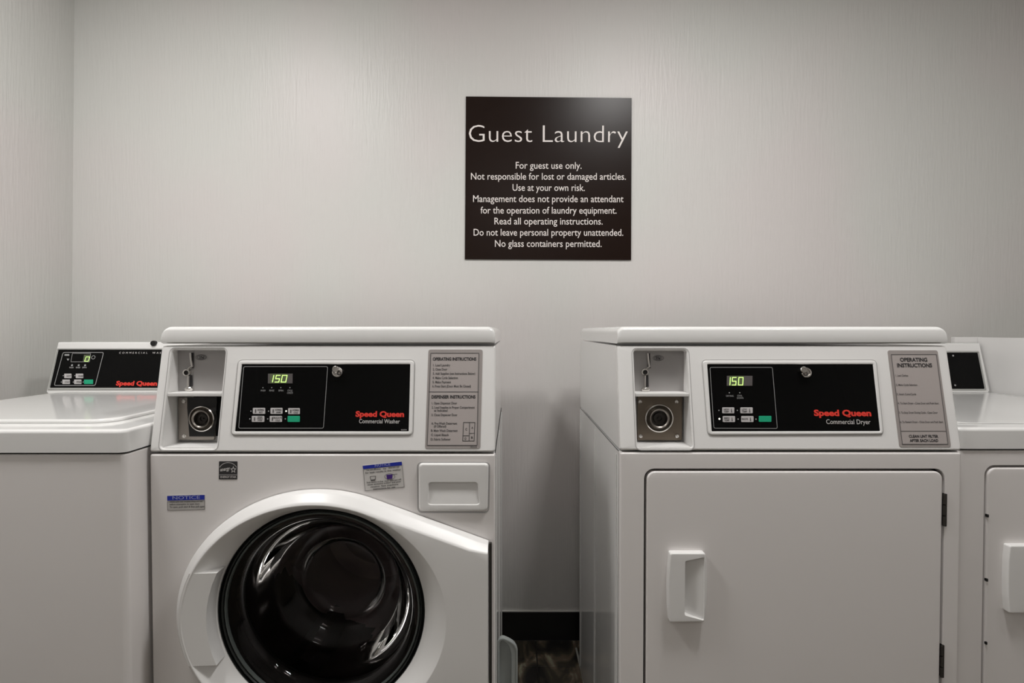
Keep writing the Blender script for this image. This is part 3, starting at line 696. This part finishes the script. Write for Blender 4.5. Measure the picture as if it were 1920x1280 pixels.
# ================================================================== tall dryer
DX0, DX1, DD, DB = .217, .9005, 1.085, 1.735
dryer = thing('front_load_dryer', 'white commercial dryer with a square door and an angled control console, right of the gap', 'dryer', ((DX0 + DX1) / 2, (DD + DB) / 2, 0))
cabinet_shell(dryer, DX0, DX1, DD, DB)
Fd, hd = tall_machine(dryer, DX0, DX1, DD, DB)
F2 = Frame((0, DD, 0))
def dryer_front(root, F, x0, x1, d0, oz, door_px, zbot):
    """front sheet with the square door set in its opening"""
    top = oz; (dx0, dx1, dy) = door_px
    a = F.px(dx0, dy); b = F.px(dx1, dy) if dx1 else (x1 - .030, 0)
    o_ = rr(a[0], b[0], zbot, a[1], .020, 6)
    obj('front_panel', plate(F, rr(x0, x1, .06, top, .004, 3), [o_], 0, .018, .004, 3, hbev=.0008), ENAMEL_F, root)
    obj('door_well', nb(a[0] - .01, b[0] + .01, d0 + .0185, d0 + .021, zbot - .01, a[1] + .01), DARKGAP, root, smooth=False)
    d = obj('door', plate(F, rr(a[0] + .0050, b[0] - .0050, zbot + .0050, a[1] - .0050, .0165, 6), (), .0015, .0165, .0035, 3), ENAMEL_F, root)
    return d, a, b
ddoor, a, b = dryer_front(dryer, F2, DX0, DX1, DD, SEAM - .002, (1208, 1772, 878.5), .16)
obj('kick_plate', nb(DX0 + .01, DX1 - .01, DD + .02, DD + .03, .02, .06), PLASTIC, dryer, smooth=False)
def door_handle(F, door, px):
    """raised pull whose right half is scooped out"""
    x0, x1, y0, y1 = px; w_ = x1 - x0; sc = w_ / 74; n0 = .016
    out = [(x0 + 3, y1 - 1), (x1 - 5, y1 - 2), (x1 - 1.5, y1 - 35), (x1, (y0 + y1) / 2), (x1 - 1, y0 + 20), (x1 - 4, y0 + 1), (x0 + 4, y0 + 1), (x0 + 1, y0 + 30), (x0, (y0 + y1) / 2), (x0 + .5, y1 - 30)]
    hole = [(x0 + 31, y1 - 15), (x1 - 7.5, y1 - 5.5), (x1 - 6.5, y0 + 9), (x0 + 32, y0 + 16)]
    o_ = rpoly(F.pts(out, n0), .004, 3); h_ = F.pts(hole, n0)
    sa, sb = h_[0][0], h_[1][0]
    bm = plate(F, o_, [rpoly(h_, .003, 3)], n0, n0 - .001, .0026, 3, hbev=.0008, floor_n=lambda x, y: .0018 + .0115 * max(0, min(1, (x - sa) / (sb - sa))))
    return obj('handle', bm, PLASTIC, door, 'white scooped pull handle', sharp=40)
door_handle(F2, ddoor, (1253, 1327, 1036, 1168))
for y0, y1, dx in ((925, 986, 0), (1208, 1269, -5)):
    bm = bmesh.new(); p0 = F2.px(1767.5 + dx, y1); p1 = F2.px(1774 + dx, y0); xm = (p0[0] + p1[0]) / 2
    box(bm, xm - .0005, xm + .0032, DD - .003, DD + .006, p0[1], p1[1], .0006, 1)
    h_ = (p1[1] - p0[1])
    for k in range(3): tube(bm, [(xm - .0022, DD - .002, p0[1] + h_ * (k + .06) / 3), (xm - .0022, DD - .002, p0[1] + h_ * (k + .94) / 3)], .0022, 8)
    obj('door_hinge', bm, HINGE, dryer, 'dark door hinge')
XA, XB = .2515, .362
tb, tt = Fd.px(960, 840)[1], Fd.px(960, 656)[1]
obj('console_fascia', plate(Fd, rr(DX0, DX1, .0, hd, .005, 3), [rr(XA, XB, tb, tt, .007, 4)], 0, .012, .003, 3), PLASTIC, dryer)
bm = bmesh.new(); lineframe(Fd, offset(rr(XA, XB, tb, tt, .007, 4), .0045), .0011, .0004, bm)
obj('recess_joint', bm, mat('joint_grey', (0, 0, 0)), dryer, smooth=False)
pocket, z0, z1, s0, s1, fy = coin_pocket(dryer, Fd, XA, XB, 1.143, 657, 840, 735.5, 742, hd)
FB = Frame((0, 1.145, 0))
obj('coin_plate', nb(XA + .0005, XB - .0005, 1.145, 1.152, s1, z1), COINPLATE, pocket, smooth=False)
coin_slide(pocket, FB, [(1213.5, 662), (1214.5, 674), (1216.5, 687), (1213, 690), (1210, 693)], (1208, 697), (1211.5, 703, 725), (1210, 730), (1234, 671), '25¢')
vault_lock(pocket, FB, [(1194, 824.5), (1277.5, 824.5), (1278.5, 743), (1194, 743)], (1236, 784), 28, [(1200, 753), (1268, 753), (1201, 817), (1269, 817)])
ro = [(1328, 815), (1655, 813.5), (1641.5, 676), (1317, 676)]; ri = [(1334, 808.5), (1649, 808), (1635.5, 683), (1325.5, 683)]
pan = black_panel(dryer, Fd, ro, ri)
bm = bmesh.new(); lineframe(Fd, rpoly(Fd.pts([(1338, 803), (1458, 803.5), (1448.5, 688), (1330.5, 688)], .0016), .004), .0011, .0018, bm)
obj('panel_outline', bm, GREYLINE, pan, smooth=False)
display(Fd, pan, (1362, 1410, 704.5, 723), (1366, 1394), [('1', 1363.5, 1370.5), ('5', 1372.5, 1381.5), ('0', 1384.5, 1394.5)], 707.5, 721.5)
dots(Fd, pan, [(1367.5, 736), (1387, 736), (1348, 769), (1382.5, 769), (1384, 785.5), (1417.5, 785.5)], .0013, .0019)
words_(Fd, pan, [('DRYING', 1361.5, 1375.5, 743.5, 3), ('COOL', 1382.5, 1392, 743, 3), ('DOWN', 1382, 1394, 747.5, 3.2)], .0019)
bm = bmesh.new(); dot(Fd, 1349, 785, .0021, .0020, bm); obj('indicator_light', bm, LED, pan, smooth=False)
bt = bmesh.new()
for x0, x1, y0, y1, ss in ((1353.5, 1376, 763.5, 774.8, ('HIGH', 'TEMP')), (1387.5, 1410.5, 763.5, 774.8, ('LOW', 'TEMP')), (1354.5, 1377.5, 779.8, 791.2, ('MED', 'TEMP')), (1389, 1412, 779.8, 791.2, ('DELICATE',))):
    button(Fd, pan, x0, x1, y0, y1, BUTTON)
    for q, s_ in enumerate(ss): text(Fd, s_, (x0 + (2 if len(ss) == 1 else 3.5), y0 + (5.2 if len(ss) == 2 else 7) + q * 4.2), (x0 + 13.5, y0 + (5.2 if len(ss) == 2 else 7) + q * 4.2), 3.1, .0029, off=.02, into=bt)
    flat(Fd, [Fd.pts([(x0 + 17.2, y1 - 2), (x0 + 19.6, y1 - 2), (x0 + 18.4, y0 + 2.2), (x0 + 17.4, y0 + 2.2)], .0029)], .0029, bt)
printed('button_text', bt, INK2, pan)
button(Fd, pan, 1422, 1445.5, 779.5, 790.8, GREEN, 'green start button')
panel_lock(Fd, pan, 1509, 699, 1)
printed('lettering', text(Fd, 'Speed Queen', (1526.5, 779), (1634, 779.5), 10.6, .0020, off=.045), RED, pan, 'red maker lettering')
printed('lettering', text(Fd, 'Commercial Dryer', (1549.5, 794.5), (1632.5, 795), 8.6, .0020, off=.004), WHITEINK, pan)
lp, bm = label_plate(dryer, Fd, [(1686, 838), (1783, 838), (1757.5, 656.5), (1663.5, 656.5)], [(1690.5, 833), (1777, 833), (1755, 664), (1669.5, 664)], None, 'grey operating instructions label')
seg_line(Fd, Fd.px(1688.5, 808), Fd.px(1773.5, 808), .0011, .0016, bm)
printed('label_lines', bm, INK2, lp)
for s_, x0, x1, y, c in (('OPERATING', 1688, 1739, 677.5, 6.8), ('INSTRUCTIONS', 1682.5, 1748, 688, 6.8), ('CLEAN LINT FILTER', 1704.5, 1759.5, 820, 4.8), ('AFTER EACH LOAD', 1706, 1759.5, 828, 4.8)):
    printed('lettering', text(Fd, s_, (x0, y), (x1, y), c, .0016, off=.035), INK, lp)
for s_, x0, x1, y in (('1. Load Clothes', 1679, 1703, 705.5), ('2. Make Cycle Selection', 1680.5, 1720, 723), ('3. Insert Coins/Cards', 1682, 1718, 740.5), ('4. To Start Dryer - Close Door and Push Start', 1684, 1760.5, 757.5),
                      ('5. To Stop Dryer During Cycle - Open Door', 1686, 1758.5, 775), ('6. To Restart Dryer - Close Door and Push Start', 1688, 1768.5, 792.5)):
    printed('lettering', text(Fd, s_, (x0, y), (x1, y), 3.6, .0016, off=.015), INK2, lp)

# ================================================================== low machines
def low_machine(root, x0, x1, d0, back, deck, kind):
    """body, deck with rounded corners, raised lid panel and rear console"""
    FT = Frame((0, 0, deck), (0, 1, 0), (1, 0, 0)); th = .0425
    rim = rr(x0, x1, d0, back, .015, 6)
    obj('top_deck', plate(FT, rim, (), 0, th, .007, 4), ENAMEL, root)
    z1 = deck - th - .004
    bm = bmesh.new()
    lp_ = rr(x0 + .002, x1 - .002, d0 + .004, back, .012, 5)
    a_ = plate(Frame((0, 0, z1), (0, 1, 0), (1, 0, 0)), lp_, (), 0, z1 - .02, .003, 3)
    if kind == 'dryer':
        a_.free(); a_ = bmesh.new()
        box(a_, x0 + .002, x1 - .002, d0 + .020, back, .02, z1, .003)
    obj('cabinet', a_, ENAMEL_F, root)
    obj('deck_joint', plate(Frame((0, 0, deck - th), (0, 1, 0), (1, 0, 0)), rr(x0 + .006, x1 - .006, d0 + .009, back - .004, .012, 4), (), -.0001, .0036, 0), DARKGAP, root, smooth=False)
    for xa in (x0 + .05, x1 - .05):
        for ya in (d0 + .07, back - .07):
            obj('levelling_foot', lathe(Frame((xa, ya, 0), (0, 1, 0), (1, 0, 0)), (0, 0), [(0, 0), (.02, 0), (.02, .008), (.008, .01), (.008, .0205), (0, .0205)], 16), RUBBER, root)
    return FT
def low_console(root, x0, x1, ys, zs, yt, zt, back):
    bm = bmesh.new()
    prof = [(ys, zs), (ys + .002, zs + .012), (yt - .001, zt - .006), (yt + .003, zt - .001), (yt + .010, zt), (back, zt), (back, zs)]
    prism(bm, prof, x0, x1)
    bmesh.ops.bevel(bm, geom=[e for e in bm.edges if abs(e.verts[0].co.x - e.verts[1].co.x) < 1e-6 and e.calc_length() > .02], offset=.003, segments=2, affect='EDGES')
    obj('rear_console', bm, ENAMEL, root)
    return Frame((0, ys + .002, zs + .012), (0, yt - .001 - ys - .002, zt - .006 - zs - .012))
DECK = .893
LX0, LX1, LD, LB = -1.374, -.7215, 1.010, 1.73
DECKL = at(100, 807, LD).z + .001
tl = thing('top_load_washer', 'white top-load washer in the left corner, its flat lid lower than its neighbour', 'washing machine', ((LX0 + LX1) / 2, (LD + LB) / 2, 0))
FT = low_machine(tl, LX0, LX1, LD, LB, DECKL, 'washer')
obj('lid', plate(FT, rr(LX0 + .06, LX1 - .080, LD + .074, 1.575, .040, 8), (), .0075, .007, .005, 3), ENAMEL, tl, 'flat white lid')
ys = at(960, 737, 1.68); yt = at(960, 641, 1.645)
Fl = low_console(tl, LX0, LX1, 1.603, DECKL + .0005, 1.645, yt.z, 1.725)
xr = -.765
def cp(x, y, n=0): return Fl.px(x, y, n)
rx = lambda y, n=0: cp(960, y, n)[1]
xl0 = cp(94, 728)[0]
obj('panel_rim', plate(Fl, rr(xl0 - .006, xr + .008, rx(730.5), rx(653), .003, 3), [rr(xl0 - .002, xr + .002, rx(727), rx(655.5), .002, 2)], .003, .0035, .0015, 2), mat('rim_grey', (.42, .42, .40), .4), tl)
pan = obj('control_panel', plate(Fl, rr(xl0, xr, rx(727.5), rx(655.5), .003, 2), (), .0015, .002, 0), GLOSSBLACK, tl, smooth=False)
bm = bmesh.new(); lineframe(Fl, rpoly(Fl.pts([(101, 723), (179, 723), (195, 660), (118, 660)], .002), .006), .0018, .0022, bm)
lineframe(Fl, rpoly(Fl.pts([(132.5, 678.5), (168, 678.5), (170.5, 662), (135.5, 662)], .002), .002), .0012, .0022, bm)
obj('panel_outline', bm, mat('panel_grey_ink', (0, 0, 0)), pan, smooth=False)
obj('display', flat(Fl, [Fl.pts([(155.5, 678), (167.5, 678), (169.5, 665), (157.5, 665)], .002)], .0021), LCD, pan, smooth=False, label='small display window showing 0')
obj('display_digits', digits(Fl, [('0', 158.5, 166.5)], 669, 677, .0016, .0025), DIGIT, pan, smooth=False)
dots(Fl, pan, [(135, 684.5), (147.5, 684.5), (159.5, 684.5)], .003, .0022)
words_(Fl, pan, [('WASH', 129.5, 137.5, 690, 2.6), ('RINSE', 142, 150, 690, 2.6), ('SPIN', 154, 162, 690, 2.6)], .0022, .02)
printed('round_symbol', lineframe(Fl, ell(*cp(176, 670), .006, .006, 16), .0015, .0022), PGREY, pan)
printed('bar_symbol', flat(Fl, [Fl.pts([(122, 667), (131, 667), (131, 664), (122, 664)])], .0022), PGREY, pan)
printed('arrow_symbol', flat(Fl, [Fl.pts([(128.5, 676.5), (131, 672.5), (126, 672.5)])], .0022), PGREY, pan)
dots(Fl, pan, [(118.5, 704), (140.5, 704), (115, 716), (137.5, 716), (156, 716)], .0016, .0022)
bt = bmesh.new()
for x0, x1, y0, y1, s_ in ((121.5, 135, 700.5, 709, 'HOT'), (143, 157, 700.5, 709, 'WARM'), (118, 132, 711.5, 720, 'COLD'), (140, 153.5, 711.5, 720, 'PERM')):
    button(Fl, pan, x0, x1, y0, y1, BUTTON)
    text(Fl, s_, (x0 + 3, y1 - 2.3), (x1 - 2, y1 - 2.3), 3.6, .0029, off=.02, into=bt)
printed('button_text', bt, INK2, pan)
button(Fl, pan, 158.5, 175.5, 711.5, 720, GREEN, 'green start button')
printed('lettering', text(Fl, 'Speed Queen', (217, 722), (294, 722.5), 7.6, .0024, off=.045), RED, pan, 'red maker lettering')
printed('lettering', text(Fl, 'COMMERCIAL  WASHER', (223, 662.8), (318, 662.8), 3.2, .0024, spacing=1.7), WHITEINK, pan)
kp = at(288.5, 643.5, 1.643)
bm = lathe(Frame((kp.x, 1.6435, kp.z)), (0, 0), [(.0085, -.004), (.0085, .004), (.0075, .006), (0, .006)], 20)
obj('console_knob', bm, BLACKP, tl, 'small round black plug on the console edge')

RX0, RX1, RD, RB = .9045, 1.532, 1.10, 1.80
sd = thing('side_dryer', 'white low dryer at the right edge with a blank black console panel', 'dryer', ((RX0 + RX1) / 2, (RD + RB) / 2, 0))
FT = low_machine(sd, RX0, RX1, RD, RB, DECK, 'dryer')
obj('deck_panel', plate(FT, rr(RX0 + .035, RX1 - .035, RD + .05, 1.70, .03, 6), (), .0025, .002, .002, 2), ENAMEL, sd)
F3 = Frame((0, RD + .003, 0))
sdoor, a, b = dryer_front(sd, F3, RX0 + .002, RX1 - .002, RD + .003, DECK - .0465, (1846.5, None, 872), .16)
door_handle(F3, sdoor, (1890, 1962, 1022, 1151))
for y in (966, 1086, 1204):
    bm = bmesh.new(); p = F3.px(1850 - (y - 966) * .012, y); box(bm, p[0] - .0015, p[0] + .002, RD - .001, RD + .006, p[1] - .003, p[1] + .003, .0008, 1)
    obj('door_bumper', bm, BLACKP, sd)
yt = at(960, 643, 1.778)
Fr_ = low_console(sd, RX0, RX1 - .002, 1.74, DECK + .0005, 1.778, yt.z, 1.80)
ry = lambda y: Fr_.px(960, y)[1]
xe = Fr_.px(1845, 729)[0]
obj('panel_rim', plate(Fr_, rr(RX0 + .034, xe + .006, ry(731), ry(658), .003, 3), [rr(RX0 + .04, xe + .003, ry(729), ry(661), .002, 2)], .003, .0035, .0015, 2), mat('rim_grey', (0, 0, 0)), sd)
pan = obj('control_panel', plate(Fr_, rr(RX0 + .038, xe + .001, ry(729), ry(661), .003, 2), (), .0015, .002, 0), GLOSSBLACK, sd, smooth=False)
dots(Fr_, pan, [(1787, 666.5), (1791, 722)], .003, .0022)

# ------------------------------------------------------------------ low partition at the right
part = thing('low_partition', 'plain white waist-high partition panel behind and beside the right-hand dryer', 'partition', (1.55, 1.80, 0))
zt_ = at(1850, 632, 1.84).z
pa = at(1790, 640, 1.804)
obj('side_panel', nb(1.543, 1.560, .95, 1.802, 0, zt_, bev=.001), WHITEPANEL, part)
obj('rear_panel', nb(pa.x, 1.560, 1.8035, 1.82, 0, zt_ + .001, bev=.001), WHITEPANEL, part)

# ------------------------------------------------------------------ tray in the gap
bn = thing('plastic_tray', 'narrow grey plastic tray standing on end in the gap between the tall machines', 'tray', (-.010, 1.15, 0))
FT_ = Frame((0, 1.115, 0)); q = [FT_.px(*p) for p in ((933.5, 1198), (941, 1195.5), (952, 1199.5), (963, 1206), (969.5, 1216))]
xa, xb, zb_ = q[0][0], q[-1][0], .012
o_ = [(xa, zb_), (xb, zb_), (xb, q[4][1]), (q[3][0], q[3][1]), (q[2][0], q[2][1]), (q[1][0], q[1][1]), (xa, q[0][1] - .004)]
h_ = [(xa + .0035, zb_ + .02), (xb - .0125, zb_ + .02), (xb - .0125, q[4][1] - .010), (q[2][0] + .002, q[3][1] - .006), (q[2][0] - .004, q[2][1] - .005), (q[1][0], q[1][1] - .005), (xa + .0035, q[0][1] - .010)]
obj('tray_body', plate(FT_, rpoly(o_, .005, 4), [rpoly(h_, .005, 4)], 0, .012, .0025, 3, hbev=.002, floor_n=lambda x, y: -.010), BIN, bn, sharp=45)
obj('tray_rim', plate(FT_, offset(rpoly(o_, .005, 4), .0012), [offset(rpoly(o_, .005, 4), -.0028)], .0015, .006, .0012, 2), BIN, bn, sharp=45)
# thin pale cord lying behind by the dryer foot
bm = bmesh.new()
P = [at(1083, 1236, 1.80), at(1087, 1243, 1.74), at(1091, 1258, 1.70), at(1094, 1272, 1.66), at(1097, 1290, 1.60)]
P = [(p.x, p.y, max(.004, p.z)) for p in P]; P[0] = (P[0][0], 1.84, P[0][2])
pts = []
for i in range(len(P) - 1):
    for k in range(5): pts.append(tuple(P[i][j] + (P[i + 1][j] - P[i][j]) * k / 5 for j in range(3)))
pts.append(P[-1])
cord = obj('power_cord', tube(bm, pts, .0038, 8), CORD)
cord['label'] = 'thin pale cord lying on the floor beside the tall dryer'; cord['category'] = 'cord'
